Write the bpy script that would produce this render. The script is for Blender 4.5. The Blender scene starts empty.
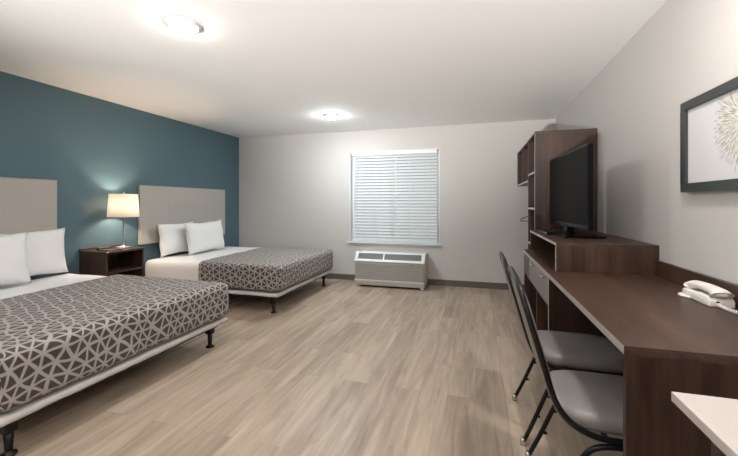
import bpy, bmesh, math, random
from mathutils import Vector, Matrix, noise
PI = math.pi
sc = bpy.context.scene
col = sc.collection
random.seed(7)

# ------------------------------------------------------------------ camera, world, exposure
F_PX, VX, HY, CAM_Z = 365.0, 476.0, 204.0, 1.25
W, H = 738, 456
yaw = math.atan((VX - W / 2) / F_PX)
cam_d = bpy.data.cameras.new('camera')
cam = bpy.data.objects.new('camera', cam_d)
col.objects.link(cam)
cam.location = (0, 0, CAM_Z)
cam.rotation_euler = (PI / 2, 0, yaw)
cam_d.sensor_width = 36
cam_d.lens = F_PX / W * 36
cam_d.shift_y = (HY - H / 2) / W
cam_d.clip_start = 0.05
sc.camera = cam
sc.view_settings.view_transform = 'Standard'
sc.view_settings.look = 'None'
sc.view_settings.gamma = 1
sc.view_settings.use_curve_mapping = False
sc.view_settings.exposure = 0.8

world = bpy.data.worlds.new('daylight')
sc.world = world
world.use_nodes = True
bg = world.node_tree.nodes['Background']
bg.inputs[0].default_value = (0.86, 0.95, 1.0, 1)
bg.inputs[1].default_value = 0.30

DISC_W = 105.0
DISC_FAR = 300.0
DISC_NEAR = 190.0
LAMP_W = 72.0

def portal():
    ld = bpy.data.lights.new('window_portal', 'AREA')
    ld.shape = 'RECTANGLE'; ld.size = 1.4; ld.size_y = 1.4
    ld.cycles.is_portal = True
    o = bpy.data.objects.new('window_portal', ld); col.objects.link(o)
    o.location = (-1.26, 5.84, 1.36); o.rotation_euler = (-PI / 2, 0, 0)
portal()

# added fill spot low behind the camera, brightens the ceiling like bounced flash
def fill_spot(name, energy, size, blend, loc, rot):
    fl = bpy.data.lights.new(name, 'SPOT')
    fl.energy = energy; fl.spot_size = math.radians(size); fl.spot_blend = blend; fl.shadow_soft_size = 0.08; fl.color = (1, 0.965, 0.93)
    fo = bpy.data.objects.new(name, fl); col.objects.link(fo)
    fo.location = loc; fo.rotation_euler = [math.radians(a) for a in rot]
fill_spot('fill_spot', 1200, 66, 0.7, (-1.15, -3.1, 0.3), (125, 0, -4))

# ------------------------------------------------------------------ materials
def new_mat(name):
    m = bpy.data.materials.new(name); m.use_nodes = True
    nt = m.node_tree
    return m, nt, nt.nodes['Principled BSDF']

def N(nt, kind, **kw):
    n = nt.nodes.new(kind)
    for k, v in kw.items():
        if k.startswith('i_'):
            key = k[2:]
            key = int(key) if key.isdigit() else key
            n.inputs[key].default_value = v
        else:
            setattr(n, k, v)
    return n

def plain(name, c, rough=0.5, metal=0.0, bump=0.0, bscale=200, spec=0.5, coat=0.0):
    m, nt, b = new_mat(name)
    b.inputs['Roughness'].default_value = rough
    b.inputs['Metallic'].default_value = metal
    b.inputs['Specular IOR Level'].default_value = spec
    b.inputs['Coat Weight'].default_value = coat
    tc = N(nt, 'ShaderNodeTexCoord')
    nz = N(nt, 'ShaderNodeTexNoise'); nz.inputs['Scale'].default_value = bscale; nz.inputs['Detail'].default_value = 3
    nt.links.new(tc.outputs['Object'], nz.inputs['Vector'])
    mr = N(nt, 'ShaderNodeMapRange'); mr.inputs['To Min'].default_value = 0.96; mr.inputs['To Max'].default_value = 1.04
    nt.links.new(nz.outputs['Fac'], mr.inputs['Value'])
    mx = N(nt, 'ShaderNodeVectorMath', operation='SCALE'); mx.inputs[0].default_value = c[:3]
    nt.links.new(mr.outputs[0], mx.inputs['Scale'])
    nt.links.new(mx.outputs[0], b.inputs['Base Color'])
    if bump:
        bp = N(nt, 'ShaderNodeBump'); bp.inputs['Strength'].default_value = bump; bp.inputs['Distance'].default_value = 0.002
        nt.links.new(nz.outputs['Fac'], bp.inputs['Height']); nt.links.new(bp.outputs[0], b.inputs['Normal'])
    return m

def wood(name, axis, c1, c2, rough=0.38):
    m, nt, b = new_mat(name)
    tc = N(nt, 'ShaderNodeTexCoord'); mp = N(nt, 'ShaderNodeMapping')
    s = [14, 14, 14]; s['xyz'.index(axis)] = 0.9
    mp.inputs['Scale'].default_value = s
    nt.links.new(tc.outputs['Object'], mp.inputs['Vector'])
    n1 = N(nt, 'ShaderNodeTexNoise'); n1.inputs['Scale'].default_value = 0.7; n1.inputs['Detail'].default_value = 6; n1.inputs['Roughness'].default_value = 0.62
    n2 = N(nt, 'ShaderNodeTexNoise'); n2.inputs['Scale'].default_value = 6; n2.inputs['Detail'].default_value = 4
    nt.links.new(mp.outputs[0], n1.inputs['Vector']); nt.links.new(mp.outputs[0], n2.inputs['Vector'])
    ad = N(nt, 'ShaderNodeMath', operation='MULTIPLY_ADD'); ad.inputs[1].default_value = 0.35
    nt.links.new(n2.outputs['Fac'], ad.inputs[0]); nt.links.new(n1.outputs['Fac'], ad.inputs[2])
    cr = N(nt, 'ShaderNodeValToRGB')
    cr.color_ramp.elements[0].position = 0.45; cr.color_ramp.elements[0].color = (*c1, 1)
    cr.color_ramp.elements[1].position = 0.90; cr.color_ramp.elements[1].color = (*c2, 1)
    nt.links.new(ad.outputs[0], cr.inputs[0]); nt.links.new(cr.outputs[0], b.inputs['Base Color'])
    b.inputs['Roughness'].default_value = rough
    bp = N(nt, 'ShaderNodeBump'); bp.inputs['Strength'].default_value = 0.15; bp.inputs['Distance'].default_value = 0.001
    nt.links.new(n2.outputs['Fac'], bp.inputs['Height']); nt.links.new(bp.outputs[0], b.inputs['Normal'])
    return m

def floor_mat():
    m, nt, b = new_mat('oak_vinyl_planks')
    tc = N(nt, 'ShaderNodeTexCoord'); mp = N(nt, 'ShaderNodeMapping')
    mp.inputs['Rotation'].default_value = (0, 0, PI / 2)
    nt.links.new(tc.outputs['Object'], mp.inputs['Vector'])
    br = N(nt, 'ShaderNodeTexBrick'); br.offset = 0.37
    br.inputs['Scale'].default_value = 1; br.inputs['Brick Width'].default_value = 1.22; br.inputs['Row Height'].default_value = 0.18
    br.inputs['Mortar Size'].default_value = 0.0012; br.inputs['Mortar Smooth'].default_value = 0.3
    br.inputs['Color1'].default_value = (0, 0, 0, 1); br.inputs['Color2'].default_value = (1, 1, 1, 1); br.inputs['Mortar'].default_value = (0.5, 0.5, 0.5, 1)
    nt.links.new(mp.outputs[0], br.inputs['Vector'])
    # grain, shifted from plank to plank
    sh = N(nt, 'ShaderNodeVectorMath', operation='SCALE'); sh.inputs['Scale'].default_value = 7.0
    nt.links.new(br.outputs['Color'], sh.inputs[0])
    av = N(nt, 'ShaderNodeVectorMath', operation='ADD')
    nt.links.new(mp.outputs[0], av.inputs[0]); nt.links.new(sh.outputs[0], av.inputs[1])
    m2 = N(nt, 'ShaderNodeMapping'); m2.inputs['Scale'].default_value = (1.1, 11, 1)
    nt.links.new(av.outputs[0], m2.inputs['Vector'])
    n1 = N(nt, 'ShaderNodeTexNoise'); n1.inputs['Scale'].default_value = 1.3; n1.inputs['Detail'].default_value = 7; n1.inputs['Roughness'].default_value = 0.65; n1.inputs['Distortion'].default_value = 0.6
    nt.links.new(m2.outputs[0], n1.inputs['Vector'])
    n2 = N(nt, 'ShaderNodeTexNoise'); n2.inputs['Scale'].default_value = 0.45; n2.inputs['Detail'].default_value = 2
    m3 = N(nt, 'ShaderNodeMapping'); m3.inputs['Scale'].default_value = (0.8, 8, 1)
    nt.links.new(mp.outputs[0], m3.inputs['Vector']); nt.links.new(m3.outputs[0], n2.inputs['Vector'])
    ad = N(nt, 'ShaderNodeMath', operation='MULTIPLY_ADD'); ad.inputs[1].default_value = 0.16
    nt.links.new(br.outputs['Color'], ad.inputs[0]); nt.links.new(n1.outputs['Fac'], ad.inputs[2])
    ad2 = N(nt, 'ShaderNodeMath', operation='MULTIPLY_ADD'); ad2.inputs[1].default_value = 0.3
    nt.links.new(n2.outputs['Fac'], ad2.inputs[0]); nt.links.new(ad.outputs[0], ad2.inputs[2])
    cr = N(nt, 'ShaderNodeValToRGB')
    e = cr.color_ramp.elements
    e[0].position = 0.42; e[0].color = (0.205, 0.152, 0.110, 1)
    e[1].position = 1.02; e[1].color = (0.53, 0.43, 0.335, 1)
    nt.links.new(ad2.outputs[0], cr.inputs[0])
    dk = N(nt, 'ShaderNodeMapRange'); dk.inputs['To Min'].default_value = 1.0; dk.inputs['To Max'].default_value = 0.72
    nt.links.new(br.outputs['Fac'], dk.inputs['Value'])
    ml = N(nt, 'ShaderNodeVectorMath', operation='SCALE')
    nt.links.new(cr.outputs[0], ml.inputs[0]); nt.links.new(dk.outputs[0], ml.inputs['Scale'])
    nt.links.new(ml.outputs[0], b.inputs['Base Color'])
    b.inputs['Roughness'].default_value = 0.42
    b.inputs['Specular IOR Level'].default_value = 0.4
    bp = N(nt, 'ShaderNodeBump'); bp.inputs['Strength'].default_value = 0.12; bp.inputs['Distance'].default_value = 0.002
    nt.links.new(n1.outputs['Fac'], bp.inputs['Height']); nt.links.new(bp.outputs[0], b.inputs['Normal'])
    return m

def lattice_mat():
    """woven triangle lattice, pale lines on charcoal; works on the unrolled cloth UV in metres"""
    m, nt, b = new_mat('triangle_lattice_fabric')
    uv = N(nt, 'ShaderNodeUVMap'); uv.uv_map = 'UVMap'
    nz = N(nt, 'ShaderNodeTexNoise'); nz.inputs['Scale'].default_value = 6.5; nz.inputs['Detail'].default_value = 0.5
    nt.links.new(uv.outputs[0], nz.inputs['Vector'])
    sb = N(nt, 'ShaderNodeVectorMath', operation='SUBTRACT'); sb.inputs[1].default_value = (.5, .5, .5)
    nt.links.new(nz.outputs['Color'], sb.inputs[0])
    sl = N(nt, 'ShaderNodeVectorMath', operation='SCALE'); sl.inputs['Scale'].default_value = 0.085
    nt.links.new(sb.outputs[0], sl.inputs[0])
    ad = N(nt, 'ShaderNodeVectorMath', operation='ADD')
    nt.links.new(uv.outputs[0], ad.inputs[0]); nt.links.new(sl.outputs[0], ad.inputs[1])
    pitch = 0.068
    prev = None
    for k, a in enumerate((8, 68, 128)):
        d = (math.cos(math.radians(a)) / pitch, math.sin(math.radians(a)) / pitch, 0)
        dt = N(nt, 'ShaderNodeVectorMath', operation='DOT_PRODUCT'); dt.inputs[1].default_value = d
        nt.links.new(ad.outputs[0], dt.inputs[0])
        of = N(nt, 'ShaderNodeMath', operation='ADD'); of.inputs[1].default_value = 100.0
        nt.links.new(dt.outputs['Value'], of.inputs[0])
        fr = N(nt, 'ShaderNodeMath', operation='PINGPONG'); fr.inputs[1].default_value = 0.5
        nt.links.new(of.outputs[0], fr.inputs[0])
        if prev is None: prev = fr
        else:
            mn = N(nt, 'ShaderNodeMath', operation='MINIMUM')
            nt.links.new(prev.outputs[0], mn.inputs[0]); nt.links.new(fr.outputs[0], mn.inputs[1]); prev = mn
    mr = N(nt, 'ShaderNodeMapRange'); mr.inputs['From Min'].default_value = 0.085; mr.inputs['From Max'].default_value = 0.125
    nt.links.new(prev.outputs[0], mr.inputs['Value'])
    mx = N(nt, 'ShaderNodeMix', data_type='RGBA')
    mx.inputs[6].default_value = (0.37, 0.335, 0.31, 1); mx.inputs[7].default_value = (0.050, 0.038, 0.036, 1)
    nt.links.new(mr.outputs[0], mx.inputs[0]); nt.links.new(mx.outputs[2], b.inputs['Base Color'])
    b.inputs['Roughness'].default_value = 0.65
    b.inputs['Sheen Weight'].default_value = 0.15
    bp = N(nt, 'ShaderNodeBump'); bp.inputs['Strength'].default_value = 0.25; bp.inputs['Distance'].default_value = 0.002; bp.invert = True
    nt.links.new(mr.outputs[0], bp.inputs['Height']); nt.links.new(bp.outputs[0], b.inputs['Normal'])
    return m

def emit(name, c, s):
    m = bpy.data.materials.new(name); m.use_nodes = True; nt = m.node_tree
    nt.nodes.remove(nt.nodes['Principled BSDF'])
    e = N(nt, 'ShaderNodeEmission'); e.inputs[0].default_value = (*c, 1); e.inputs[1].default_value = s
    nt.links.new(e.outputs[0], nt.nodes['Material Output'].inputs[0])
    return m

def translucent(name, c, mix, rough=0.8):
    m, nt, b = new_mat(name)
    b.inputs['Base Color'].default_value = (*c, 1); b.inputs['Roughness'].default_value = rough
    t = N(nt, 'ShaderNodeBsdfTranslucent'); t.inputs[0].default_value = (*c, 1)
    ms = N(nt, 'ShaderNodeMixShader'); ms.inputs[0].default_value = mix
    nt.links.new(b.outputs[0], ms.inputs[1]); nt.links.new(t.outputs[0], ms.inputs[2])
    nt.links.new(ms.outputs[0], nt.nodes['Material Output'].inputs[0])
    return m

def glass_mat():
    m, nt, b = new_mat('clear_glass')
    t = N(nt, 'ShaderNodeBsdfTransparent'); g = N(nt, 'ShaderNodeBsdfGlossy'); g.inputs['Roughness'].default_value = 0.02
    ms = N(nt, 'ShaderNodeMixShader'); ms.inputs[0].default_value = 0.08
    nt.links.new(t.outputs[0], ms.inputs[1]); nt.links.new(g.outputs[0], ms.inputs[2])
    nt.links.new(ms.outputs[0], nt.nodes['Material Output'].inputs[0])
    return m

def photo_art_mat(cy, cz):
    """pale print with a soft round seed head, radial filaments around (y=cy, z=cz) in object space"""
    m, nt, b = new_mat('seed_head_print')
    tc = N(nt, 'ShaderNodeTexCoord')
    sub = N(nt, 'ShaderNodeVectorMath', operation='SUBTRACT'); sub.inputs[1].default_value = (0, cy, cz)
    nt.links.new(tc.outputs['Object'], sub.inputs[0])
    sp = N(nt, 'ShaderNodeSeparateXYZ'); nt.links.new(sub.outputs[0], sp.inputs[0])
    at = N(nt, 'ShaderNodeMath', operation='ARCTAN2'); nt.links.new(sp.outputs['Z'], at.inputs[0]); nt.links.new(sp.outputs['Y'], at.inputs[1])
    p1 = N(nt, 'ShaderNodeVectorMath', operation='MULTIPLY'); p1.inputs[1].default_value = (0, 1, 1)
    nt.links.new(sub.outputs[0], p1.inputs[0])
    ln = N(nt, 'ShaderNodeVectorMath', operation='LENGTH'); nt.links.new(p1.outputs[0], ln.inputs[0])
    cb = N(nt, 'ShaderNodeCombineXYZ')
    ma = N(nt, 'ShaderNodeMath', operation='MULTIPLY'); ma.inputs[1].default_value = 9; nt.links.new(at.outputs[0], ma.inputs[0])
    mb = N(nt, 'ShaderNodeMath', operation='MULTIPLY'); mb.inputs[1].default_value = 12; nt.links.new(ln.outputs['Value'], mb.inputs[0])
    nt.links.new(ma.outputs[0], cb.inputs[0]); nt.links.new(mb.outputs[0], cb.inputs[1])
    nz = N(nt, 'ShaderNodeTexNoise'); nz.inputs['Scale'].default_value = 2.2; nz.inputs['Detail'].default_value = 4
    nt.links.new(cb.outputs[0], nz.inputs['Vector'])
    ed = N(nt, 'ShaderNodeMath', operation='MULTIPLY_ADD'); ed.inputs[1].default_value = 0.16; nt.links.new(nz.outputs['Fac'], ed.inputs[0]); nt.links.new(ln.outputs['Value'], ed.inputs[2])
    mr = N(nt, 'ShaderNodeMapRange'); mr.interpolation_type = 'SMOOTHSTEP'
    mr.inputs['From Min'].default_value = 0.235; mr.inputs['From Max'].default_value = 0.30
    nt.links.new(ed.outputs[0], mr.inputs['Value'])
    cr = N(nt, 'ShaderNodeValToRGB')
    e = cr.color_ramp.elements
    e[0].position = 0.36; e[0].color = (0.30, 0.27, 0.24, 1); e[1].position = 0.60; e[1].color = (0.72, 0.69, 0.64, 1)
    nt.links.new(nz.outputs['Fac'], cr.inputs[0])
    mx = N(nt, 'ShaderNodeMix', data_type='RGBA'); mx.inputs[7].default_value = (0.66, 0.65, 0.67, 1)
    nt.links.new(mr.outputs[0], mx.inputs[0]); nt.links.new(cr.outputs[0], mx.inputs[6]); nt.links.new(mx.outputs[2], b.inputs['Base Color'])
    b.inputs['Roughness'].default_value = 0.35
    return m

M = {}
M['paint'] = plain('warm_grey_wall_paint', (0.58, 0.56, 0.54), 0.75, bump=0.12, bscale=160)
M['blue'] = plain('teal_blue_wall_paint', (0.080, 0.145, 0.178), 0.5, bump=0.12, bscale=160)
M['ceil'] = plain('ceiling_paint', (0.87, 0.87, 0.865), 0.9, bump=0.25, bscale=120)
M['floor'] = floor_mat()
M['baseboard'] = plain('vinyl_cove_base', (0.125, 0.105, 0.09), 0.5)
WD1, WD2 = (0.018, 0.0080, 0.0046), (0.092, 0.048, 0.031)
for a in 'xyz': M['wood_' + a] = wood('walnut_laminate_' + a, a, WD1, WD2)
M['edge'] = plain('pale_edge_banding', (0.40, 0.365, 0.34), 0.4)
M['drawer'] = wood('taupe_laminate', 'y', (0.20, 0.175, 0.16), (0.29, 0.26, 0.24))
M['headboard'] = plain('greige_woven_laminate', (0.43, 0.405, 0.375), 0.65, bump=0.3, bscale=420)
M['white_cloth'] = plain('white_cotton', (0.80, 0.80, 0.81), 0.8, bump=0.1, bscale=500)
M['box_cloth'] = plain('white_box_cover', (0.62, 0.60, 0.58), 0.8, bump=0.3, bscale=60)
M['lattice'] = lattice_mat()
M['black_metal'] = plain('black_powder_coat', (0.007, 0.007, 0.008), 0.35, spec=0.3)
M['chrome'] = plain('brushed_nickel', (0.62, 0.60, 0.58), 0.25, metal=1.0)
M['vinyl'] = plain('grey_vinyl_upholstery', (0.24, 0.222, 0.22), 0.38, bump=0.3, bscale=300)
M['vinyl_edge'] = plain('taupe_vinyl_back', (0.22, 0.175, 0.15), 0.45, bump=0.3, bscale=300)
M['white_plastic'] = plain('white_plastic', (0.74, 0.73, 0.71), 0.4)
M['phone'] = plain('ivory_phone_plastic', (0.78, 0.74, 0.70), 0.35)
M['dark_plastic'] = plain('dark_plastic', (0.012, 0.012, 0.013), 0.3)
M['screen'] = plain('dark_glossy_screen', (0.008, 0.0085, 0.009), 0.30, spec=0.012)
M['gloss_black'] = plain('gloss_black', (0.005, 0.005, 0.006), 0.2, spec=0.06)
M['ac_grille'] = plain('taupe_ac_panel', (0.40, 0.37, 0.35), 0.5)
M['ac_dark'] = plain('ac_vent_shadow', (0.10, 0.12, 0.12), 0.5)
M['ac_body'] = plain('ac_casing', (0.56, 0.55, 0.52), 0.45)
M['white_top'] = plain('white_laminate', (0.50, 0.455, 0.435), 0.4)
M['dark_leg'] = plain('bronze_metal', (0.055, 0.042, 0.035), 0.45)
M['frame_black'] = plain('black_frame', (0.030, 0.034, 0.036), 0.35)
M['blind'] = translucent('blind_slats', (0.80, 0.83, 0.825), 0.10, 0.5)
M['window_white'] = plain('white_vinyl_window', (0.80, 0.82, 0.83), 0.4)
M['glass'] = glass_mat()
M['shade'] = translucent('lamp_shade_linen', (0.92, 0.89, 0.84), 0.55)
M['lens'] = emit('disc_lens_glow', (1.0, 0.97, 0.93), DISC_W)
M['lens_near'] = emit('disc_lens_glow_bright', (1.0, 0.95, 0.90), DISC_NEAR)
M['lens_far'] = emit('disc_lens_cool_glow', (0.90, 0.98, 1.0), DISC_FAR)
M['bulb'] = emit('lamp_bulb_glow', (1.0, 0.84, 0.66), 60.0)
M['leather'] = plain('brown_folder', (0.055, 0.022, 0.014), 0.35)
M['card'] = plain('white_card', (0.70, 0.68, 0.66), 0.6)
M['key'] = plain('grey_keys', (0.30, 0.29, 0.29), 0.5)

# ------------------------------------------------------------------ mesh helpers
class MB:
    def __init__(s):
        s.bm = bmesh.new(); s.smooth = False
    def box(s, x0, x1, y0, y1, z0, z1, bev=0.0, seg=2):
        t = bmesh.new()
        vs = [t.verts.new((x, y, z)) for x in (x0, x1) for y in (y0, y1) for z in (z0, z1)]
        for f in ((0, 1, 3, 2), (4, 6, 7, 5), (0, 4, 5, 1), (2, 3, 7, 6), (0, 2, 6, 4), (1, 5, 7, 3)):
            t.faces.new([vs[i] for i in f])
        if bev: bmesh.ops.bevel(t, geom=t.edges[:], offset=bev, segments=seg, profile=0.5, affect='EDGES')
        s.merge(t); return s
    def merge(s, t, mat=None):
        me = bpy.data.meshes.new('tmp'); t.to_mesh(me); t.free()
        if mat is not None: me.transform(mat)
        s.bm.from_mesh(me); bpy.data.meshes.remove(me)
    def tube(s, pts, r, n=10, closed=False):
        pts = [Vector(p) for p in pts]
        L = len(pts); rings = []
        up = None
        for i, p in enumerate(pts):
            if closed: d = (pts[(i + 1) % L] - pts[i - 1]).normalized()
            else: d = (pts[min(i + 1, L - 1)] - pts[max(i - 1, 0)]).normalized()
            if up is None:
                up = d.orthogonal().normalized()
            up = (up - d * up.dot(d)).normalized()
            q = d.cross(up)
            rr = r[i] if isinstance(r, (list, tuple)) else r
            rings.append([s.bm.verts.new(p + up * (rr * math.cos(2 * PI * k / n)) + q * (rr * math.sin(2 * PI * k / n))) for k in range(n)])
        rng = range(L) if closed else range(L - 1)
        for i in rng:
            a, b = rings[i], rings[(i + 1) % L]
            for k in range(n):
                f = s.bm.faces.new((a[k], a[(k + 1) % n], b[(k + 1) % n], b[k])); f.smooth = True
        if not closed:
            s.bm.faces.new(rings[0][::-1]); s.bm.faces.new(rings[-1])
        return s
    def lathe(s, prof, c=(0, 0, 0), n=40, axis='z'):
        """prof: (radius, height) pairs"""
        c = Vector(c); rings = []
        for r, h in prof:
            ring = []
            for k in range(n):
                a = 2 * PI * k / n
                v = Vector((r * math.cos(a), r * math.sin(a), h))
                if axis == 'x': v = Vector((v.z, v.x, v.y))
                ring.append(s.bm.verts.new(c + v))
            rings.append(ring)
        for a, b in zip(rings, rings[1:]):
            for k in range(n):
                f = s.bm.faces.new((a[k], a[(k + 1) % n], b[(k + 1) % n], b[k])); f.smooth = True
        if prof[0][0] > 0: s.bm.faces.new(rings[0][::-1])
        if prof[-1][0] > 0: s.bm.faces.new(rings[-1])
        return s
    def prism(s, poly, y0, y1, bev=0.0):
        """poly of (x, z) extruded along y"""
        t = bmesh.new()
        a = [t.verts.new((x, y0, z)) for x, z in poly]; b = [t.verts.new((x, y1, z)) for x, z in poly]
        n = len(poly)
        t.faces.new(a[::-1]); t.faces.new(b)
        for i in range(n): t.faces.new((a[i], a[(i + 1) % n], b[(i + 1) % n], b[i]))
        bmesh.ops.recalc_face_normals(t, faces=t.faces)
        if bev: bmesh.ops.bevel(t, geom=t.edges[:], offset=bev, segments=2, profile=0.5, affect='EDGES')
        s.merge(t); return s
    def build(s, name, m, parent=None, base=(0, 0, 0), fix=True):
        """base: world origin of the parent; for a top-level object its own origin"""
        base = Vector(base)
        if fix: bmesh.ops.recalc_face_normals(s.bm, faces=s.bm.faces)
        bmesh.ops.translate(s.bm, verts=s.bm.verts, vec=-base)
        me = bpy.data.meshes.new(name); s.bm.to_mesh(me); s.bm.free()
        me.materials.append(m)
        o = bpy.data.objects.new(name, me); col.objects.link(o)
        if parent: o.parent = parent
        else: o.location = base
        return o

def shade(o, ang=40):
    for p in o.data.polygons: p.use_smooth = True
    o.data.set_sharp_from_angle(angle=math.radians(ang))
    return o

def thing(name, label, cat, loc=(0, 0, 0), rz=0, group=None):
    o = bpy.data.objects.new(name, None); col.objects.link(o)
    o.empty_display_size = 0.1
    o.location = loc; o.rotation_euler = (0, 0, rz)
    return tag(o, label, cat, group)

def tag(o, label, cat, group=None):
    o['label'] = label; o['category'] = cat
    if group: o['group'] = group
    return o

def struct(name, mb, m):
    o = mb.build(name, m); o['kind'] = 'structure'; return o

def dup(root, loc, rz, label):
    r = root.copy(); col.objects.link(r); r.location = loc; r.rotation_euler = (0, 0, rz); r['label'] = label
    for ch in list(root.children):
        c = ch.copy(); col.objects.link(c); c.parent = r
        for g in ch.children:
            d = g.copy(); col.objects.link(d); d.parent = c
    return r

def arc(cx, cz, r, a0, a1, n=8):
    return [(cx + r * math.cos(math.radians(a0 + (a1 - a0) * i / n)), cz + r * math.sin(math.radians(a0 + (a1 - a0) * i / n))) for i in range(n + 1)]

def catmull(pts, n=6):
    P = [Vector(p) for p in pts]; P = [2 * P[0] - P[1]] + P + [2 * P[-1] - P[-2]]
    out = []
    for i in range(1, len(P) - 2):
        a, b, c, d = P[i - 1:i + 3]
        for k in range(n):
            t = k / n
            out.append(0.5 * ((2 * b) + (c - a) * t + (2 * a - 5 * b + 4 * c - d) * t * t + (3 * b - a - 3 * c + d) * t ** 3))
    out.append(P[-2]); return out

def rounded_shell(lo, hi, r, step, keep=lambda c: True, wob=0.0, uv=False, wscale=3.0, seed=0, dome=0.0):
    """fine-gridded box with rounded edges; keep() culls faces by centre; UV unrolls the cloth in metres"""
    bm = bmesh.new()
    lo = Vector(lo); hi = Vector(hi); cache = {}
    def vert(p):
        k = (round(p.x, 4), round(p.y, 4), round(p.z, 4))
        if k not in cache: cache[k] = bm.verts.new(p)
        return cache[k]
    n = [max(2, int((hi[i] - lo[i]) / step)) for i in range(3)]
    for ax in range(3):
        u, v = [i for i in range(3) if i != ax]
        for side in (0, 1):
            for i in range(n[u]):
                for j in range(n[v]):
                    q = []
                    for di, dj in ((0, 0), (1, 0), (1, 1), (0, 1)):
                        p = Vector((0, 0, 0)); p[ax] = (lo, hi)[side][ax]
                        p[u] = lo[u] + (hi[u] - lo[u]) * (i + di) / n[u]; p[v] = lo[v] + (hi[v] - lo[v]) * (j + dj) / n[v]
                        q.append(p)
                    c = sum(q, Vector()) / 4
                    if not keep(c, ax, side): continue
                    f = bm.faces.new([vert(p) for p in q]); f.smooth = True
    uvl = bm.loops.layers.uv.new('UVMap') if uv else None
    if uv:
        for f in bm.faces:
            for l in f.loops:
                p = l.vert.co; nx = f.calc_center_median()
                if abs(nx.z - hi.z) < 1e-4 or abs(nx.z - lo.z) < 1e-4: a = (p.x, p.y)
                elif abs(nx.y - lo.y) < 1e-4: a = (p.x, lo.y - (hi.z - p.z))
                elif abs(nx.y - hi.y) < 1e-4: a = (p.x, hi.y + (hi.z - p.z))
                elif abs(nx.x - hi.x) < 1e-4: a = (hi.x + (hi.z - p.z), p.y)
                else: a = (lo.x - (hi.z - p.z), p.y)
                l[uvl].uv = a
    ilo = lo + Vector((r, r, r)); ihi = hi - Vector((r, r, r))
    for i in range(3):
        if ilo[i] > ihi[i]: ilo[i] = ihi[i] = (lo[i] + hi[i]) / 2
    for v in bm.verts:
        p = v.co.copy()
        q = Vector([min(max(p[i], ilo[i]), ihi[i]) for i in range(3)])
        d = p - q
        if d.length > 1e-6:
            nn = d.normalized(); p = q + nn * r
            if abs(v.co.z - hi.z) < 1e-4 and dome:
                pass
        else: nn = Vector((0, 0, 1))
        if dome and v.co.z > lo.z:
            fx = (v.co.x - lo.x) / (hi.x - lo.x) * 2 - 1; fy = (v.co.y - lo.y) / (hi.y - lo.y) * 2 - 1
            p.z += dome * max(0, 1 - fx ** 4) * max(0, 1 - fy ** 4) * (v.co.z - lo.z) / (hi.z - lo.z)
        if wob:
            w = noise.noise(Vector((p.x * wscale, p.y * wscale, p.z * wscale + seed))) + 0.5 * noise.noise(Vector((p.x * wscale * 2.7, p.y * wscale * 2.7, p.z * wscale * 2.7 + seed)))
            p += nn * w * wob
        v.co = p
    return bm

def from_bm(bm):
    mb = MB(); mb.bm.free(); mb.bm = bm; return mb

# ------------------------------------------------------------------ room shell
LX, RX, BY, FY, CZ = -4.12, 1.08, 5.68, -3.6, 2.45
WX0, WX1, WZ0, WZ1 = -1.995, -0.535, 0.625, 2.105      # window opening
struct('floor', MB().box(LX - .15, RX + .15, FY - .15, BY + .2, -0.1, 0), M['floor'])
struct('ceiling', MB().box(LX - .15, RX + .15, FY - .15, BY + .2, CZ, CZ + 0.1), M['ceil'])
struct('wall_left', MB().box(LX - .15, LX, FY - .15, BY + .2, 0, CZ), M['blue'])
struct('wall_right', MB().box(RX, RX + .15, FY - .15, BY + .2, 0, CZ), M['paint'])
struct('wall_front', MB().box(LX, RX, FY - .15, FY, 0, CZ), M['paint'])
b = MB()
b.box(LX, WX0, BY, BY + .2, 0, CZ); b.box(WX1, RX, BY, BY + .2, 0, CZ)
b.box(WX0, WX1, BY, BY + .2, 0, WZ0); b.box(WX0, WX1, BY, BY + .2, WZ1, CZ)
struct('wall_back', b, M['paint'])
struct('baseboard_back', MB().prism([(0, 0), (0.012, 0), (0.012, 0.004), (0.008, 0.010), (0.007, 0.088), (0.004, 0.092), (0, 0.092)], LX + .012, RX), M['baseboard'])
bb = bpy.data.objects['baseboard_back']           # the profile runs along y: turn it to run along the back wall
bb.rotation_euler = (0, 0, -PI / 2); bb.location = (0, BY, 0)
for v in bb.data.vertices: v.co.y = v.co.y        # local y -> world x
struct('baseboard_left', MB().box(LX, LX + .008, FY, BY - .013, 0, 0.092, 0.002), M['baseboard'])
struct('baseboard_right', MB().box(RX - .008, RX, FY, BY - .013, 0, 0.092, 0.002), M['baseboard'])

# window: painted returns, vinyl frame, meeting rail and panes
w = bpy.data.objects.new('window_1', None); col.objects.link(w); w.location = (-1.265, BY, WZ0); w['kind'] = 'structure'
wb = (-1.265, BY, WZ0)
b = MB()
b.box(WX0, WX0 + .012, BY - .002, BY + .2, WZ0, WZ1); b.box(WX1 - .012, WX1, BY - .002, BY + .2, WZ0, WZ1)
b.box(WX0 + .012, WX1 - .012, BY - .002, BY + .2, WZ1 - .012, WZ1)
b.build('jamb', M['window_white'], w, wb)
b = MB(); b.box(WX0 - .03, WX1 + .03, BY - .035, BY + .2, WZ0 - .012, WZ0 + .006, .003); b.build('window_sill', M['window_white'], w, wb)
b = MB(); y0, y1 = BY + .12, BY + .17
xa, xb, za, zb = WX0 + .013, WX1 - .013, WZ0 + .007, WZ1 - .013
b.box(xa, xa + .04, y0, y1, za, zb); b.box(xb - .04, xb, y0, y1, za, zb); b.box(xa + .04, xb - .04, y0, y1, zb - .04, zb); b.box(xa + .04, xb - .04, y0, y1, za, za + .04)
b.box(-1.285, -1.245, y0, y1, za + .04, zb - .04)
b.build('window_frame', M['window_white'], w, wb)
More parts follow.
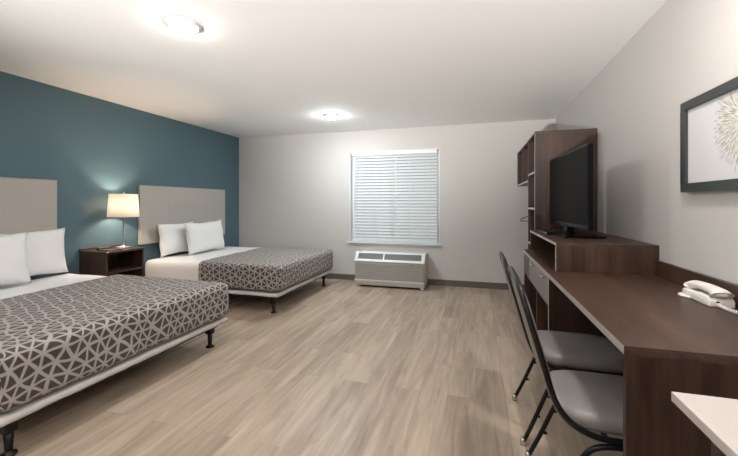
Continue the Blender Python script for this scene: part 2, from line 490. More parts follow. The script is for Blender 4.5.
for p0, p1 in ((xa + .041, -1.286), (-1.244, xb - .041)):
    MB().box(p0, p1, y0 + .02, y0 + .026, za + .041, zb - .041).build('pane', M['glass'], w, wb)

# ------------------------------------------------------------------ ceiling discs
def disc(x, y, m, label):
    t = thing('ceiling_light', label, 'ceiling light', (x, y, CZ), group='round ceiling lights')
    bs = (x, y, CZ)
    MB().lathe([(.102, CZ), (.105, CZ - .006), (.102, CZ - .016), (.090, CZ - .022), (.080, CZ - .020), (.080, CZ - .014)], (x, y, 0)).build('trim_ring', M['white_plastic'], t, bs)
    MB().lathe([(.079, CZ - .014), (.077, CZ - .026), (.066, CZ - .036), (.040, CZ - .042), (.0, CZ - .044)], (x, y, 0)).build('lens', m, t, bs)
disc(-1.874, 1.990, M['lens'], 'round white ceiling disc light nearer the camera, above the gap between bed and floor')
disc(-1.874, 4.608, M['lens_far'], 'small far round ceiling disc light in front of the window wall')
disc(0.54, 1.38, M['lens_near'], 'round ceiling light above the desk end, out of the picture')
disc(-1.2, -1.1, M['lens'], 'added round fill light on the ceiling behind the camera, out of the picture')  # unseen disc added as fill from behind the camera

# ------------------------------------------------------------------ blinds
bl = thing('window_blind', 'white horizontal slat blind, nearly closed, hanging in the back wall window', 'blind', (-1.265, BY - .02, 2.09))
bb0 = (-1.265, BY - .02, 2.09)
X0, X1 = -1.952, -0.578
yc = BY + .022
b = MB(); b.box(X0 - .008, X1 + .008, yc - .032, yc + .03, 2.035, 2.09, .004); b.build('head_rail', M['window_white'], bl, bb0)
b = MB(); NS = 28; zt, zbm = 2.015, 0.690
for i in range(NS):
    z = zt + (zbm - zt) * i / (NS - 1)
    a = math.radians(48); hw = 0.025
    dy, dz = hw * math.cos(a), hw * math.sin(a)
    # room-side edge low, glass-side edge high
    q = [(yc - dy, z - dz), (yc, z + .002), (yc + dy, z + dz)]
    th = .0022
    for (ya, z_a), (yb, z_b) in zip(q, q[1:]):
        n0 = Vector((0, z_b - z_a, -(yb - ya))).normalized() * (th / 2)
        vs = [b.bm.verts.new((x, yy + s * n0.y, zz + s * n0.z)) for x in (X0, X1) for yy, zz, s in ((ya, z_a, 1), (yb, z_b, 1), (yb, z_b, -1), (ya, z_a, -1))]
        for f in ((0, 1, 2, 3), (7, 6, 5, 4), (0, 4, 5, 1), (1, 5, 6, 2), (2, 6, 7, 3), (3, 7, 4, 0)): b.bm.faces.new([vs[k] for k in f])
b.build('slats', M['blind'], bl, bb0)
b = MB(); b.box(X0, X1, yc - .028, yc + .022, 0.638, 0.662, .005); b.build('bottom_rail', M['window_white'], bl, bb0)
b = MB()
for x in (-1.83, -1.555, -1.285, -1.005, -0.725):
    b.tube([(x, yc - .026, 2.04), (x, yc - .026, .66)], .0022, 6); b.tube([(x, yc + .027, 2.04), (x, yc + .027, .66)], .002, 6)
b.build('ladder_cord', M['window_white'], bl, bb0)
b = MB(); b.tube([(-1.895, yc - .045, 2.04), (-1.895, yc - .047, 1.15)], .004, 8); b.build('tilt_wand', M['white_plastic'], bl, bb0)

# ------------------------------------------------------------------ wall air conditioner
ax0, ax1 = -1.765, -0.715; af, ab = 5.25, BY
t = thing('air_conditioner', 'white through-wall air conditioner with taupe louvred front below the window', 'air conditioner', ((ax0 + ax1) / 2, (af + ab) / 2, 0))
bs = tuple(t.location)
def prism_x(poly, x0, x1, bev=0.0):
    b = MB(); b.prism([(p[0], p[1]) for p in poly], x0, x1, bev)
    for v in b.bm.verts: v.co = Vector((v.co.y, v.co.x, v.co.z))
    return b
prism_x([(af + .02, .03), (af + .012, .375), (af + .10, .49), (ab - .012, .505), (ab - .012, .03)], ax0, ax1, .008).build('casing', M['ac_body'], t, bs)
# sloped discharge grille with white border
P0 = Vector((0, af + .010, .395)); P1 = Vector((0, af + .095, .510))
dn = (P1 - P0); ln_ = dn.length; dn.normalize(); nn_ = Vector((0, -dn.z, dn.y))
def slab(b, xa, xb, s0, s1, t0, t1):
    vs = [b.bm.verts.new((x, *(P0 + dn * s + nn_ * tt).yz)) for x in (xa, xb) for s, tt in ((s0, t0), (s1, t0), (s1, t1), (s0, t1))]
    for f in ((0, 1, 2, 3), (7, 6, 5, 4), (0, 4, 5, 1), (1, 5, 6, 2), (2, 6, 7, 3), (3, 7, 4, 0)): b.bm.faces.new([vs[k] for k in f])
b = MB()
slab(b, ax0 - .004, ax1 + .004, -.012, .026, -.006, .012); slab(b, ax0 - .004, ax1 + .004, ln_ - .018, ln_ + .010, -.006, .012)
slab(b, ax0 - .004, ax0 + .045, .026, ln_ - .018, -.006, .012); slab(b, ax1 - .045, ax1 + .004, .026, ln_ - .018, -.006, .012)
slab(b, -1.335, -1.315, .026, ln_ - .018, -.006, .010)
b.build('grille_frame', M['white_plastic'], t, bs)
b = MB(); slab(b, ax0 + .045, ax1 - .045, .026, ln_ - .018, -.004, .001)
b.build('air_outlet', M['ac_dark'], t, bs)
b = MB()
k = ax0 + .06
while k < ax1 - .05:
    slab(b, k, k + .003, .028, ln_ - .02, .001, .008); k += .022
for s in (.05, .075, .1): slab(b, ax0 + .046, ax1 - .046, s, s + .003, .002, .007)
b.build('outlet_louvres', M['key'], t, bs)
b = MB(); b.box(ax0 + .006, ax1 - .006, af, af + .018, .118, .375, .003)
for i in range(10): b.box(ax0 + .012, ax1 - .012, af - .010, af + .002, .128 + i * .0245, .142 + i * .0245, .003, 1)
b.build('front_panel', M['ac_grille'], t, bs)
MB().box(ax0 - .004, ax1 + .004, af - .008, af + .02, .095, .120, .004).build('bottom_trim', M['white_plastic'], t, bs)
MB().box(-.93, -.87, af - .009, af - .001, .353, .366, .001).build('badge', M['dark_plastic'], t, bs)
for x in (ax0 + .02, ax1 - .06):
    MB().box(x, x + .05, af + .03, af + .09, 0, .045, .004).build('foot', M['ac_body'], t, bs)

# ------------------------------------------------------------------ beds
BX1, HBX = -2.13, LX + .045
BW = 1.655
def pillow(name, w_, h_, th, seed, m):
    nu, nv = 26, 20
    bm = bmesh.new(); g = {}
    for s in (1, -1):
        for i in range(nu + 1):
            for j in range(nv + 1):
                u = i / nu * 2 - 1; v = j / nv * 2 - 1
                edge = (i in (0, nu) or j in (0, nv))
                if s == -1 and edge: g[(s, i, j)] = g[(1, i, j)]; continue
                pin = 1 - 0.075 * (1 - abs(v) ** 2) * abs(u) ** 3; pin2 = 1 - 0.10 * (1 - abs(u) ** 2) * abs(v) ** 3
                x = u * w_ / 2 * pin; y = v * h_ / 2 * pin2
                f = max(0, (1 - abs(u) ** 3.2)) ** 0.55 * max(0, (1 - abs(v) ** 3.0)) ** 0.55
                z = s * th / 2 * f
                wv = noise.noise(Vector((x * 7, y * 7, s * 3 + seed))) * .010 + noise.noise(Vector((x * 17, y * 15, s * 3 + seed))) * .004
                z += wv * min(1, f * 2)
                x += 0.006 * noise.noise(Vector((y * 9, seed, 0))) ; y += 0.010 * noise.noise(Vector((x * 6, seed + 5, 0)))
                g[(s, i, j)] = bm.verts.new((x, y, z))
    for s in (1, -1):
        for i in range(nu):
            for j in range(nv):
                f = bm.faces.new([g[(s, i, j)], g[(s, i + 1, j)], g[(s, i + 1, j + 1)], g[(s, i, j + 1)]][::s]); f.smooth = True
    return from_bm(bm).build(name, m)

def bed(y0, label_bits, cover_edge, pil):
    y1 = y0 + BW; yc = (y0 + y1) / 2
    L = label_bits
    t = thing('bed', L['bed'], 'bed', ((HBX + BX1) / 2, yc, 0), group='two beds against the blue wall')
    bs = tuple(t.location)
    x0 = HBX + .015
    # steel frame rails
    b = MB(); zr = .200; q_ = 0
    b.box(x0 + .03, BX1 - .055, y0 + .075, y0 + .11, zr - .030, zr); b.box(x0 + .03, BX1 - .055, y1 - .11, y1 - .075, zr - .030, zr)
    b.box(BX1 - .09, BX1 - .055, y0 + .11, y1 - .11, zr - .030, zr); b.box(x0 + .03, x0 + .065, y0 + .11, y1 - .11, zr - .030, zr)
    b.box(x0 + .065, BX1 - .09, yc - .02, yc + .02, zr - .035, zr)
    b.build('bed_frame', M['black_metal'], t, bs)
    for lx in (BX1 - .105, x0 + .25):
        for ly in (y0 + .105, y1 - .115) :
            b = MB(); b.box(lx - .028, lx + .028, ly - .028, ly + .028, .115, zr - .0305, .006)
            b.lathe([(.021, .118), (.017, .035), (.017, .03)], (lx, ly, 0), 16)
            lg = b.build('leg', M['black_metal'], t, bs)
            MB().lathe([(.012, .032), (.016, .018), (.034, .010), (.036, 0)], (lx, ly, 0), 20).build('glide', M['black_metal'], lg, bs)
    def skip_bottom(c, ax, side): return True
    bm = rounded_shell((x0, y0 + .006, .2005), (BX1, y1 - .006, .239), .010, .02, skip_bottom, .0035, wscale=9, seed=y0)
    from_bm(bm).build('box_cover', M['box_cloth'], t, bs)
    bm = rounded_shell((x0 + .01, y0 + .03, .250), (BX1 - .02, y1 - .03, .524), .055, .06, skip_bottom)
    from_bm(bm).build('mattress', M['white_cloth'], t, bs)
    # white sheet over the whole mattress
    e = .020
    def open_b(c, ax, side): return not (ax == 2 and side == 0)
    bm = rounded_shell((x0 + .004, y0 + .018, .249), (BX1 - .012, y1 - .018, .540), .06, .028, open_b, .005, wscale=4, seed=3 + y0, dome=.004)
    s = from_bm(bm).build('bed_sheet', M['white_cloth'], base=((HBX + BX1) / 2, yc, .249)); tag(s, L['sheet'], 'sheet', 'white bed sheets')
    # patterned coverlet
    def cov(c, ax, side):
        if ax == 2 and side == 0: return False
        return c.x > cover_edge(min(1, max(0, (c.y - y0) / BW)))
    bm = rounded_shell((x0, y0 + .002, .249), (BX1 + .014, y1 + .012, .554), .055, .02, cov, .006, True, wscale=3.2, seed=8 + y0, dome=.004)
    # even out the torn grid along the slanting head edge
    for v in bm.verts:
        if v.is_boundary and v.co.z > .33 or (v.is_boundary and v.co.x < BX1 - .3):
            ex = cover_edge(min(1, max(0, (v.co.y - y0) / BW)))
            if abs(v.co.x - ex) < .03: v.co.x = ex
    # thickness
    s = from_bm(bm).build('coverlet', M['lattice'], base=((HBX + BX1) / 2, yc, .249), fix=True)
    md = s.modifiers.new('thick', 'SOLIDIFY'); md.thickness = .006; md.offset = -1
    tag(s, L['cover'], 'bedspread', 'patterned coverlets')
    # wall headboard
    hy0, hy1 = L['hb']
    h = thing('headboard', L['head'], 'headboard', (LX, (hy0 + hy1) / 2, .735), group='greige headboards on the blue wall')
    hb = tuple(h.location)
    MB().box(LX + .001, LX + .040, hy0, hy1, .735, 1.485, .003).build('panel', M['headboard'], h, hb)
    b = MB()
    b.box(LX + .001, LX + .043, hy0 - .004, hy1 + .004, 1.4855, 1.492, .001)
    b.build('top_edge', M['edge'], h, hb)
    for gy in (hy1 - .445, hy0 + .445): MB().box(LX + .0395, LX + .0406, gy - .001, gy + .001, .737, 1.483).build('seam', M['ac_grille'], h, hb)
    for (py, px, pz, pw, ph, pth, lean, rz, roll, lab) in pil:
        o = pillow('pillow', pw, ph, pth, py * 3, M['white_cloth'])
        # stand the pillow up (its height along z), lean it back to the wall
        R = Matrix.Rotation(rz, 4, 'Z') @ Matrix.Rotation(-lean, 4, 'Y') @ Matrix.Rotation(roll, 4, 'X') @ Matrix(((0, 0, 1, 0), (1, 0, 0, 0), (0, 1, 0, 0), (0, 0, 0, 1)))
        o.data.transform(R)
        o.location = (px, py, pz)
        tag(o, lab, 'pillow', 'white pillows')

bed(3.62, dict(bed='low bed on a black steel frame near the window, beyond the nightstand',
    sheet='white sheet on the far bed, its side hanging open by the nightstand',
    cover='grey triangle-lattice coverlet on the far bed near the window',
    head='greige headboard on the blue wall behind the far bed, right of the lamp', hb=(3.62, 5.25)),
    lambda f: -3.19 - .12 * f,
    [(4.11, -3.965, .775, .64, .44, .15, .10, .0, .01, 'white pillow on the far bed, nearer the lamp, partly behind its neighbour'),
     (4.44, -3.780, .778, .78, .45, .17, .15, .03, .02, 'wide white pillow on the far bed with a peaked corner, nearer the window')])
bed(1.135, dict(bed='low bed on a black steel frame, cut by the left picture edge',
    sheet='white sheet folded back below the pillows of the nearest bed',
    cover='grey triangle-lattice coverlet on the nearest bed',
    head='greige headboard behind the nearest bed, left of the lamp', hb=(1.035, 2.665)),
    lambda f: -3.27 - .13 * f,
    [(2.33, -3.965, .783, .70, .45, .15, .08, .0, .015, 'white pillow on the nearest bed, closest to the nightstand'),
     (1.86, -3.780, .787, .78, .45, .17, .15, .0, -.02, 'white pillow on the nearest bed at the left picture edge')])

# ------------------------------------------------------------------ nightstand and what stands on it
nx0, nx1, ny0, ny1, nz = LX + .004, -3.73, 2.905, 3.36, .742
t = thing('nightstand', 'dark wooden nightstand with an open shelf, between the two beds', 'nightstand', ((nx0 + nx1) / 2, (ny0 + ny1) / 2, 0))
bs = tuple(t.location)
MB().box(nx0, nx1 + .008, ny0 - .006, ny1 + .006, nz - .022, nz, .002).build('top', M['wood_y'], t, bs)
MB().box(nx0, nx1, ny0, ny0 + .02, 0, nz - .023).build('side_panel', M['wood_z'], t, bs)
MB().box(nx0, nx1, ny1 - .02, ny1, 0, nz - .023).build('side_panel', M['wood_z'], t, bs)
MB().box(nx0, nx0 + .015, ny0 + .021, ny1 - .021, .02, nz - .023).build('back_panel', M['wood_y'], t, bs)
MB().box(nx0 + .016, nx1 - .005, ny0 + .021, ny1 - .021, .50, .52).build('shelf', M['wood_y'], t, bs)
MB().box(nx0 + .016, nx1 - .005, ny0 + .021, ny1 - .021, .08, .10).build('shelf', M['wood_y'], t, bs)
MB().box(nx0, nx0 + .018, ny0 - .006, ny1 + .006, nz + .0005, nz + .022, .001).build('back_rail', M['wood_y'], t, bs)

lx, ly = -3.93, 3.268
t = thing('table_lamp', 'lit table lamp with tapered white shade and slim metal stem on the nightstand', 'lamp', (lx, ly, nz))
bs = (lx, ly, nz)
MB().lathe([(.075, nz + .001), (.076, nz + .012), (.070, nz + .018), (.014, nz + .022), (.012, nz + .03)], (lx, ly, 0)).build('base', M['chrome'], t, bs)
MB().lathe([(.008, nz + .03), (.008, nz + .36), (.014, nz + .365), (.014, nz + .385), (.017, nz + .39), (.017, nz + .43)], (lx, ly, 0), 20).build('stem', M['chrome'], t, bs)
zb_, zt_ = 1.100, 1.365
b = MB(); n = 48; ro, rt = .160, .143
for k in range(n):
    pass
b.lathe([(ro, zb_), (rt, zt_), (rt - .003, zt_), (ro - .003, zb_), (ro, zb_)], (lx, ly, 0), 48)
bmesh.ops.remove_doubles(b.bm, verts=b.bm.verts, dist=1e-5)
for f in [f for f in b.bm.faces if len(f.verts) > 4]: b.bm.faces.remove(f)
b.build('lamp_shade', M['shade'], t, bs)
b = MB(); b.lathe([(.012, zt_ - .004), (.014, zt_ + .012), (.009, zt_ + .026), (0, zt_ + .030)], (lx, ly, 0), 16); 
for a in (0, 2 * PI / 3, 4 * PI / 3): b.tube([(lx, ly, zt_ - .003), (lx + (rt - .003) * math.cos(a), ly + (rt - .003) * math.sin(a), zt_ - .003)], .002, 6)
b.tube([(lx, ly, zt_), (lx, ly, 1.30)], .002, 6)
b.build('finial', M['chrome'], t, bs)
MB().lathe([(0, 1.175), (.012, 1.178), (.018, 1.20), (.026, 1.235), (.026, 1.25), (.018, 1.272), (0, 1.28)], (lx, ly, 0), 20).build('bulb', M['bulb'], t, bs)
pl = bpy.data.lights.new('lamp_bulb_light', 'POINT'); pl.energy = LAMP_W; pl.color = (1, .75, .54); pl.shadow_soft_size = .03
po = bpy.data.objects.new('lamp_bulb_light', pl); col.objects.link(po); po.parent = t; po.location = (0, 0, 1.235 - nz)
bpy.data.objects['bulb'].visible_shadow = True

b = MB(); b.box(-3.93, -3.77, 2.955, 3.13, nz + .001, nz + .012, .003)
tag(b.build('folder', M['leather'], base=(-3.86, 3.05, nz)), 'flat dark brown folder lying on the near end of the nightstand', 'folder')
t = thing('remote_control', 'small black remote control beside the folder, left of the lamp', 'remote control', (-3.98, 3.08, nz))
bs = tuple(t.location)
b = MB(); b.box(-4.00, -3.955, 3.00, 3.16, nz + .001, nz + .024, .006); b.build('body', M['dark_plastic'], t, bs)
b = MB()
for i in range(5):
    for j in (-.012, 0, .012): b.box(-3.978 + j - .003, -3.978 + j + .003, 3.02 + i * .024, 3.03 + i * .024, nz + .0235, nz + .027, .001, 1)
b.build('buttons', M['key'], t, bs)
tag(MB().box(-3.90, -3.85, 3.155, 3.20, nz + .001, nz + .026, .006).build('card_holder', M['card'], base=(-3.88, 3.18, nz)), 'small white card box beside the lamp foot', 'box')

# ------------------------------------------------------------------ desk along the right wall
DX0, DZ, DY0, SY0, TY0 = .440, .81, 1.310, 2.645, 3.835
RB = RX - .003
t = thing('desk', 'long dark walnut desk with a backsplash along the right wall', 'desk', ((DX0 + RB) / 2, 2.5, 0))
bs = tuple(t.location)
MB().box(DX0 + .0015, RB, DY0, TY0 - .002, DZ - .028, DZ).build('desktop', M['wood_y'], t, bs)
b = MB(); b.box(DX0, DX0 + .0012, DY0 + .001, TY0 - .002, DZ - .027, DZ - .001); b.build('edge_band', M['edge'], t, bs)
MB().box(DX0 + .008, RB, DY0 + .004, DY0 + .030, 0, DZ - .0285, .001).build('side_panel', M['wood_z'], t, bs)
MB().box(RX - .024, RB, DY0, SY0 - .002, DZ + .0005, .905, .001).build('backsplash', M['wood_y'], t, bs)
MB().box(RX - .05, RB, DY0 + .031, 2.575, .30, DZ - .0285).build('modesty_panel', M['wood_y'], t, bs)
# cabinet half under the television shelf
MB().box(DX0 + .010, RB, 2.578, 2.600, 0, DZ - .0285).build('side_panel', M['wood_z'], t, bs)
MB().box(DX0 + .0085, DX0 + .0099, 2.578, 2.600, 0, DZ - .0285).build('edge_band', M['edge'], t, bs)
MB().box(DX0 + .010, RB, TY0 - .026, TY0 - .004, 0, DZ - .0285).build('side_panel', M['wood_z'], t, bs)
MB().box(DX0 + .03, RB, 2.601, TY0 - .027, .555, .577).build('shelf', M['wood_y'], t, bs)
MB().box(DX0 + .03, RB, 2.601, TY0 - .027, .06, .08).build('shelf', M['wood_y'], t, bs)
MB().box(RX - .02, RB, 2.601, TY0 - .027, .081, .554).build('back_panel', M['wood_y'], t, bs)
MB().box(DX0 + .03, RX - .021, 3.20, 3.222, .081, .554).build('divider', M['wood_z'], t, bs)
d = MB().box(DX0 + .012, DX0 + .029, 2.603, 3.50, .590, DZ - .033, .001).build('drawer', M['drawer'], t, bs)
for hy in (2.76, 3.26):
    b = MB(); b.box(DX0 - .013, DX0 - .003, hy - .055, hy + .055, .744, .762, .004); b.box(DX0 - .004, DX0 + .012, hy - .05, hy - .04, .750, .758); b.box(DX0 - .004, DX0 + .012, hy + .04, hy + .05, .750, .758)
    b.build('handle', M['chrome'], d, bs)
MB().box(DX0 + .012, DX0 + .029, 3.505, TY0 - .027, .590, DZ - .033, .001).build('filler_panel', M['wood_z'], t, bs)

# raised television shelf on the desk
SX0, SZ = .505, .996
t = thing('television_shelf', 'raised walnut shelf box with an open niche, on the desk below the television', 'shelf', ((SX0 + RB) / 2, (SY0 + TY0) / 2, DZ))
bs = tuple(t.location)
g = DZ + .001
MB().box(SX0, RB, SY0 - .002, TY0 - .002, SZ - .020, SZ, .001).build('top', M['wood_y'], t, bs)
MB().box(SX0, RB, SY0, SY0 + .02, g, SZ - .0205).build('side_panel', M['wood_z'], t, bs)
MB().box(SX0, RB, TY0 - .024, TY0 - .004, g, SZ - .0205).build('side_panel', M['wood_z'], t, bs)
MB().box(RB - .012, RB, SY0 + .021, TY0 - .025, g, SZ - .0205).build('back_panel', M['wood_y'], t, bs)
b = MB(); b.box(SX0 - .0022, SX0 - .0002, SY0 - .002, TY0 - .002, SZ - .019, SZ - .001); b.box(SX0 - .0022, SX0 - .0002, SY0, SY0 + .019, g, SZ - .0205)
b.build('edge_band', M['edge'], t, bs)

# ------------------------------------------------------------------ wardrobe
WXF, WY1, WT = .547, 4.335, 1.952
t = thing('wardrobe', 'tall dark walnut open wardrobe tower with overhead cubbies, behind the television', 'wardrobe', (.81, 4.6, 0))
bs = tuple(t.location)
MB().box(WXF, RB, TY0, TY0 + .022, 0, WT - .022).build('side_panel', M['wood_z'], t, bs)
MB().box(WXF, RB, WY1 - .022, WY1, 0, WT - .022).build('side_panel', M['wood_z'], t, bs)
MB().box(WXF, RB, TY0, 5.40, WT - .0215, WT).build('top', M['wood_y'], t, bs)
MB().box(RB - .012, RB, TY0 + .0225, WY1 - .0225, 0.05, WT - .022).build('back_panel', M['wood_z'], t, bs)
for z in (.04, .42, .836, 1.204, 1.560):
    MB().box(WXF + .004, RB - .0125, TY0 + .0225, WY1 - .0225, z - .011, z + .011).build('shelf', M['wood_y'], t, bs)
MB().box(WXF, RB, WY1 + .0005, 5.40, 1.492, 1.513).build('cubby_floor', M['wood_y'], t, bs)
MB().box(RB - .012, RB, WY1 + .0005, 5.378, 1.5135, WT - .022).build('cubby_back', M['wood_y'], t, bs)
MB().box(WXF, RB - .0125, 4.86, 4.882, 1.5135, WT - .022).build('divider', M['wood_z'], t, bs)
MB().box(WXF, RB - .0, 5.378, 5.40, 1.5135, WT - .022).build('side_panel', M['wood_z'], t, bs)
b = MB(); e0, e1 = WXF - .002, WXF - .0002
b.box(e0, e1, TY0 + .001, TY0 + .021, 0, WT - .001)
b.box(e0, e1, WY1 - .021, WY1 - .001, 0, 1.492)
b.box(e0, e1, TY0 + .021, 5.40, WT - .012, WT - .001); b.box(e0, e1, WY1, 5.40, 1.493, 1.512)
for z in (.42, .836, 1.204, 1.560): b.box(e0, e1, TY0 + .0225, WY1 - .0225, z - .010, z + .010)
b.build('edge_band', M['edge'], t, bs)
b = MB(); b.tube([(.80, WY1 + .001, 1.20), (.80, BY - .003, 1.20)], .0125, 14)
b.build('hanging_rod', M['chrome'], t, bs)
b = MB()
hy = 5.28
b.tube(catmull([(.80, hy, 1.135), (.80, hy, 1.165), (.782, hy, 1.185), (.775, hy, 1.205), (.79, hy, 1.2215), (.81, hy, 1.2215), (.82, hy, 1.205)], 4), .0035, 8)
b.tube(catmull([(.80, hy, 1.135), (.70, hy, 1.10), (.60, hy, 1.055), (.578, hy, 1.035), (.59, hy, 1.020), (.65, hy, 1.022), (.80, hy, 1.025), (.95, hy, 1.022), (1.01, hy, 1.020), (1.022, hy, 1.035), (1.0, hy, 1.055), (.90, hy, 1.10), (.80, hy, 1.135)], 5), .0055, 8)
tag(b.build('clothes_hanger', M['dark_plastic'], base=(.80, hy, 1.2)), 'black clothes hanger peeking out left of the wardrobe tower', 'hanger')

# ------------------------------------------------------------------ television
t = thing('television', 'black flat screen television on the raised shelf, facing the beds', 'television', (.706, 3.255, SZ), rz=math.radians(-3.6))
# local frame: -x is the viewing side, y along the width (turned so the near end sits further right)
t.rotation_euler = (0, 0, math.radians(3.6))
Z0 = (0, 0, SZ)
tw, tb, tt = .488, 1.072, 1.660
b = MB(); b.box(-.016, .020, -tw, tw, tb, tt, .005); b.box(.018, .055, -tw * .72, tw * .72, tb + .05, tt - .10, .012); b.build('casing', M['gloss_black'], t, Z0)
MB().box(-.0178, -.0165, -tw + .016, tw - .016, tb + .030, tt - .016).build('screen', M['screen'], t, Z0)
MB().box(-.0172, -.0162, -.05, .0, tb + .010, tb + .018).build('maker_strip', M['chrome'], t, Z0)
b = MB(); b.box(-.02, .03, -.05, .05, SZ + .014, tb + .02, .006); b.build('neck', M['gloss_black'], t, Z0)
b = MB(); b.box(-.085, .20, -.22, .26, SZ + .001, SZ + .015, .005, 3); b.build('base', M['gloss_black'], t, Z0)
o = MB().box(.560, .606, 3.30, 3.66, SZ + .001, SZ + .020, .004).build('cable_box', M['gloss_black'], base=(.583, 3.48, SZ)); tag(o, 'slim black box with a silver edge lying in front of the television foot', 'cable box')
MB().box(.5588, .5598, 3.303, 3.657, SZ + .006, SZ + .016).build('front_strip', M['chrome'], o, (.583, 3.48, SZ))

# ------------------------------------------------------------------ telephone
px, py = 1.000, 2.005
t = thing('telephone', 'white corded desk telephone on the walnut desk by the backsplash', 'telephone', (px, py, DZ))
Z0 = (0, 0, DZ)
# local: y along the wall; the handset lies along y across the top of a low wedge
def prism_y(poly_yz, x0, x1, bev):
    b = MB(); b.prism(poly_yz, x0, x1, bev)
    for v in b.bm.verts: v.co = Vector((v.co.y, v.co.x, v.co.z))
    return b
shade(prism_y([(-.104, DZ + .001), (-.104, DZ + .028), (-.090, DZ + .040), (-.02, DZ + .040), (.06, DZ + .036), (.100, DZ + .040), (.112, DZ + .030), (.112, DZ + .001)], -.046, .046, .005).build('body', M['phone'], t, Z0))
b = MB(); b.lathe([(.050, DZ + .001), (.053, DZ + .005), (.051, DZ + .011), (0, DZ + .013)], (-.018, .085, 0), 28)
b.build('base_lip', M['phone'], t, Z0)
path = catmull([(.0, -.100, DZ + .050), (.0, -.088, DZ + .059), (.0, -.045, DZ + .064), (.0, 0, DZ + .066), (.0, .045, DZ + .064), (.0, .088, DZ + .059), (.0, .100, DZ + .050)], 4)
n = len(path)
hs = MB().tube(path, [.0175 + .009 * abs(i / (n - 1) * 2 - 1) ** 3 for i in range(n)], 14)
for v in hs.bm.verts: v.co.x *= 1.7
for s_ in (-1, 1): hs.lathe([(.022, DZ + .043), (.030, DZ + .047), (.034, DZ + .058), (.028, DZ + .069), (0, DZ + .074)], (0, s_ * .083, 0), 24)
hs = hs.build('handset', M['phone'], t, Z0)
MB().box(-.022, -.010, -.1055, -.1035, DZ + .020, DZ + .026).build('jack', M['dark_plastic'], t, Z0)
MB().box(-.0475, -.0462, -.06, .03, DZ + .010, DZ + .026).build('number_strip', M['card'], t, Z0)
pts = [(-.016, -.106, DZ + .012), (-.015, -.15, DZ + .009), (-.005, -.20, DZ + .008), (.005, -.28, DZ + .008), (.01, -.38, DZ + .008)]
cp = catmull(pts, 30); coil = []
for i, p in enumerate(cp):
    a = i * 1.25; coil.append((p.x + .006 * math.cos(a), p.y, p.z + .001 + .006 * math.sin(a)))
MB().tube(coil, .0022, 6).build('coiled_cord', M['phone'], t, Z0)

# ------------------------------------------------------------------ picture on the right wall
fy1, fz0, fz1 = 2.335, 1.312, 1.782; fy0 = fy1 - .68; fx0, fx1 = 1.045, RX - .004
t = thing('picture_frame', 'black framed picture of a pale seed head on the right wall', 'picture', (RX, (fy0 + fy1) / 2, fz0))
bs = tuple(t.location); fw = .045
b = MB(); b.box(fx0, fx1, fy0, fy1, fz1 - fw, fz1, .002); b.box(fx0, fx1, fy0, fy1, fz0, fz0 + fw, .002)
b.box(fx0, fx1, fy1 - fw, fy1, fz0 + fw, fz1 - fw); b.box(fx0, fx1, fy0, fy0 + fw, fz0 + fw, fz1 - fw)
b.build('frame', M['frame_black'], t, bs)
acy, acz = 1.86 - bs[1], 1.60 - bs[2]
MB().box(fx0 + .014, fx0 + .018, fy0 + fw, fy1 - fw, fz0 + fw, fz1 - fw).build('print', photo_art_mat(acy, acz), t, bs)

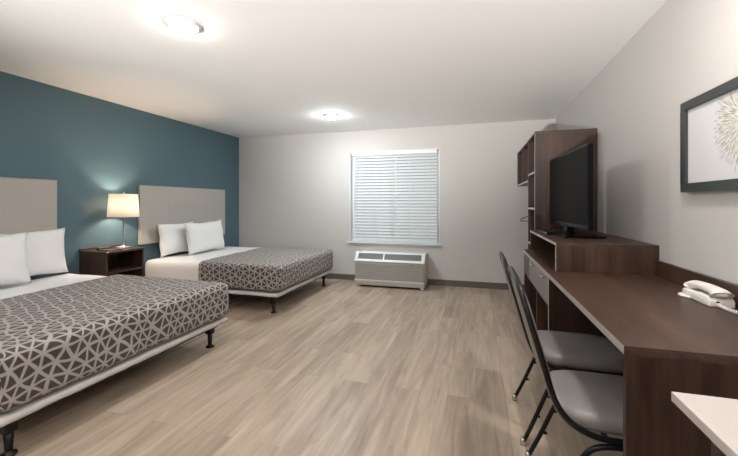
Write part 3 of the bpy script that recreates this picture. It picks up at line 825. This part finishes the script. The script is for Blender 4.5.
# ------------------------------------------------------------------ chairs
def make_chair(label):
    t = thing('dining_chair', label, 'chair', (0, 0, 0), group='black framed chairs tucked under the desk')
    w_ = .212
    side = [(.60, .399), (.50, .398), (.38, .399), (.285, .402), (.222, .420), (.172, .455), (.132, .515), (.095, .635), (.055, .772), (.026, .872)]
    L_ = [(x, -w_, z) for x, z in side]; R_ = [(x, w_, z) for x, z in side][::-1]
    top = [(.016, -.196, .908), (.008, -.150, .938), (.002, -.075, .953), (0, 0, .957), (.002, .075, .953), (.008, .150, .938), (.016, .196, .908)]
    b = MB(); b.tube(catmull(L_ + top + R_, 5), .0115, 10)
    b.tube([(.60, -w_, .399), (.60, w_, .399)], .0105, 10); b.tube([(.30, -w_, .402), (.30, w_, .402)], .009, 10)
    b.build('frame', M['black_metal'], t)
    for s in (-1, 1):
        y = s * (w_ - .004)
        b = MB(); b.tube(catmull([(.42, y, .376), (.33, y, .375), (.268, y, .362), (.232, y, .330), (.205, y * 1.01, .275), (.15, y * 1.04, .14), (.098, y * 1.08, .022)], 4), .0105, 10)
        for zz in (.26, .15): b.box(.150 + (zz - .14) * .38 + .003, .150 + (zz - .14) * .38 + .022, y - .006, y + .006, zz - .006, zz + .006, .002, 1)
        lg = b.build('leg', M['black_metal'], t)
        MB().lathe([(.0125, .036), (.015, .020), (.015, .0)], (.093, y * 1.08, 0), 14).build('glide', M['chrome'], lg)
        b = MB(); y = s * (w_ - .012)
        b.tube(catmull([(.42, y + s * .0001, .376), (.50, y, .372), (.545, y, .35), (.565, y, .30), (.60, y * 1.03, .14), (.625, y * 1.06, .022)], 5), .0105, 10)
        lg = b.build('leg', M['black_metal'], t)
        MB().lathe([(.0125, .036), (.015, .020), (.015, .0)], (.627, y * 1.06, 0), 14).build('glide', M['chrome'], lg)
    # seat pad, superellipse outline
    bm = bmesh.new(); rings = []
    nseg = 48
    def outline(k, sc_, z, cx=.385, hx=.235, hy=.205):
        a = 2 * PI * k / nseg; c, s = math.cos(a), math.sin(a); e = 2 / 4.2
        return Vector((cx + (hx * sc_ - (1 - sc_) * 0) * math.copysign(abs(c) ** e, c), hy * sc_ * math.copysign(abs(s) ** e, s), z))
    for sc_, z in ((.90, .412), (.975, .416), (1.0, .429), (1.0, .450), (.975, .467), (.90, .476), (.70, .482), (.40, .484)):
        rings.append([bm.verts.new(outline(k, sc_, z)) for k in range(nseg)])
    for a, c in zip(rings, rings[1:]):
        for k in range(nseg):
            f = bm.faces.new((a[k], a[(k + 1) % nseg], c[(k + 1) % nseg], c[k])); f.smooth = True
    bm.faces.new(rings[0][::-1]); bm.faces.new(rings[-1])
    from_bm(bm).build('seat', M['vinyl'], t)
    # padded back, leaning, rounded crown
    bm = bmesh.new(); n = 20; m_ = 14; g = {}
    def cx(z): return .130 + (.028 - .130) * (z - .50) / (.86 - .50)
    for s in (1, -1):
        for i in range(n + 1):
            u = i / n * 2 - 1
            for j in range(m_ + 1):
                v = j / m_
                topz = .949 - .065 * abs(u) ** 3.5
                z = .53 + (topz - .53) * v
                ex = (1 - abs(u) ** 6) * (1 - abs(v * 2 - 1) ** 6)
                x = cx(z) + (.010 + .016 * ex if s > 0 else -.004 - .007 * ex)
                g[(s, i, j)] = bm.verts.new((x, u * .196, z - .006))
    for s in (1, -1):
        for i in range(n):
            for j in range(m_):
                f = bm.faces.new([g[(s, i, j)], g[(s, i + 1, j)], g[(s, i + 1, j + 1)], g[(s, i, j + 1)]][::s]); f.smooth = True
    for i in range(n):
        bm.faces.new((g[(1, i, 0)], g[(-1, i, 0)], g[(-1, i + 1, 0)], g[(1, i + 1, 0)])); bm.faces.new((g[(1, i, m_)], g[(1, i + 1, m_)], g[(-1, i + 1, m_)], g[(-1, i, m_)]))
    for j in range(m_):
        bm.faces.new((g[(1, 0, j)], g[(1, 0, j + 1)], g[(-1, 0, j + 1)], g[(-1, 0, j)])); bm.faces.new((g[(1, n, j)], g[(-1, n, j)], g[(-1, n, j + 1)], g[(1, n, j + 1)]))
    from_bm(bm).build('backrest', M['vinyl_edge'], t)
    return t
c1 = make_chair('black framed grey seat chair at the desk, nearer the camera')
c1.location = (.152, 1.715, 0)
dup(c1, (.142, 2.27, 0), 0, 'black framed grey seat chair at the desk, farther from the camera')

# ------------------------------------------------------------------ white table in the lower right corner
t = thing('side_table', 'white topped table with dark metal legs at the lower right corner', 'table', (.85, .75, 0))
bs = tuple(t.location)
MB().box(.500, RX - .01, .30, 1.163, .725, .750, .002).build('tabletop', M['white_top'], t, bs)
b = MB(); b.box(.56, RX - .03, .35, .38, .68, .7245); b.box(.56, RX - .03, 1.08, 1.11, .68, .7245); b.box(.56, .59, .38, 1.08, .68, .7245); b.box(RX - .06, RX - .03, .38, 1.08, .68, .7245)
b.build('apron', M['dark_leg'], t, bs)
for x in (.56, RX - .07):
    for y in (.35, 1.07): MB().box(x, x + .04, y, y + .04, 0, .6795, .002).build('leg', M['dark_leg'], t, bs)
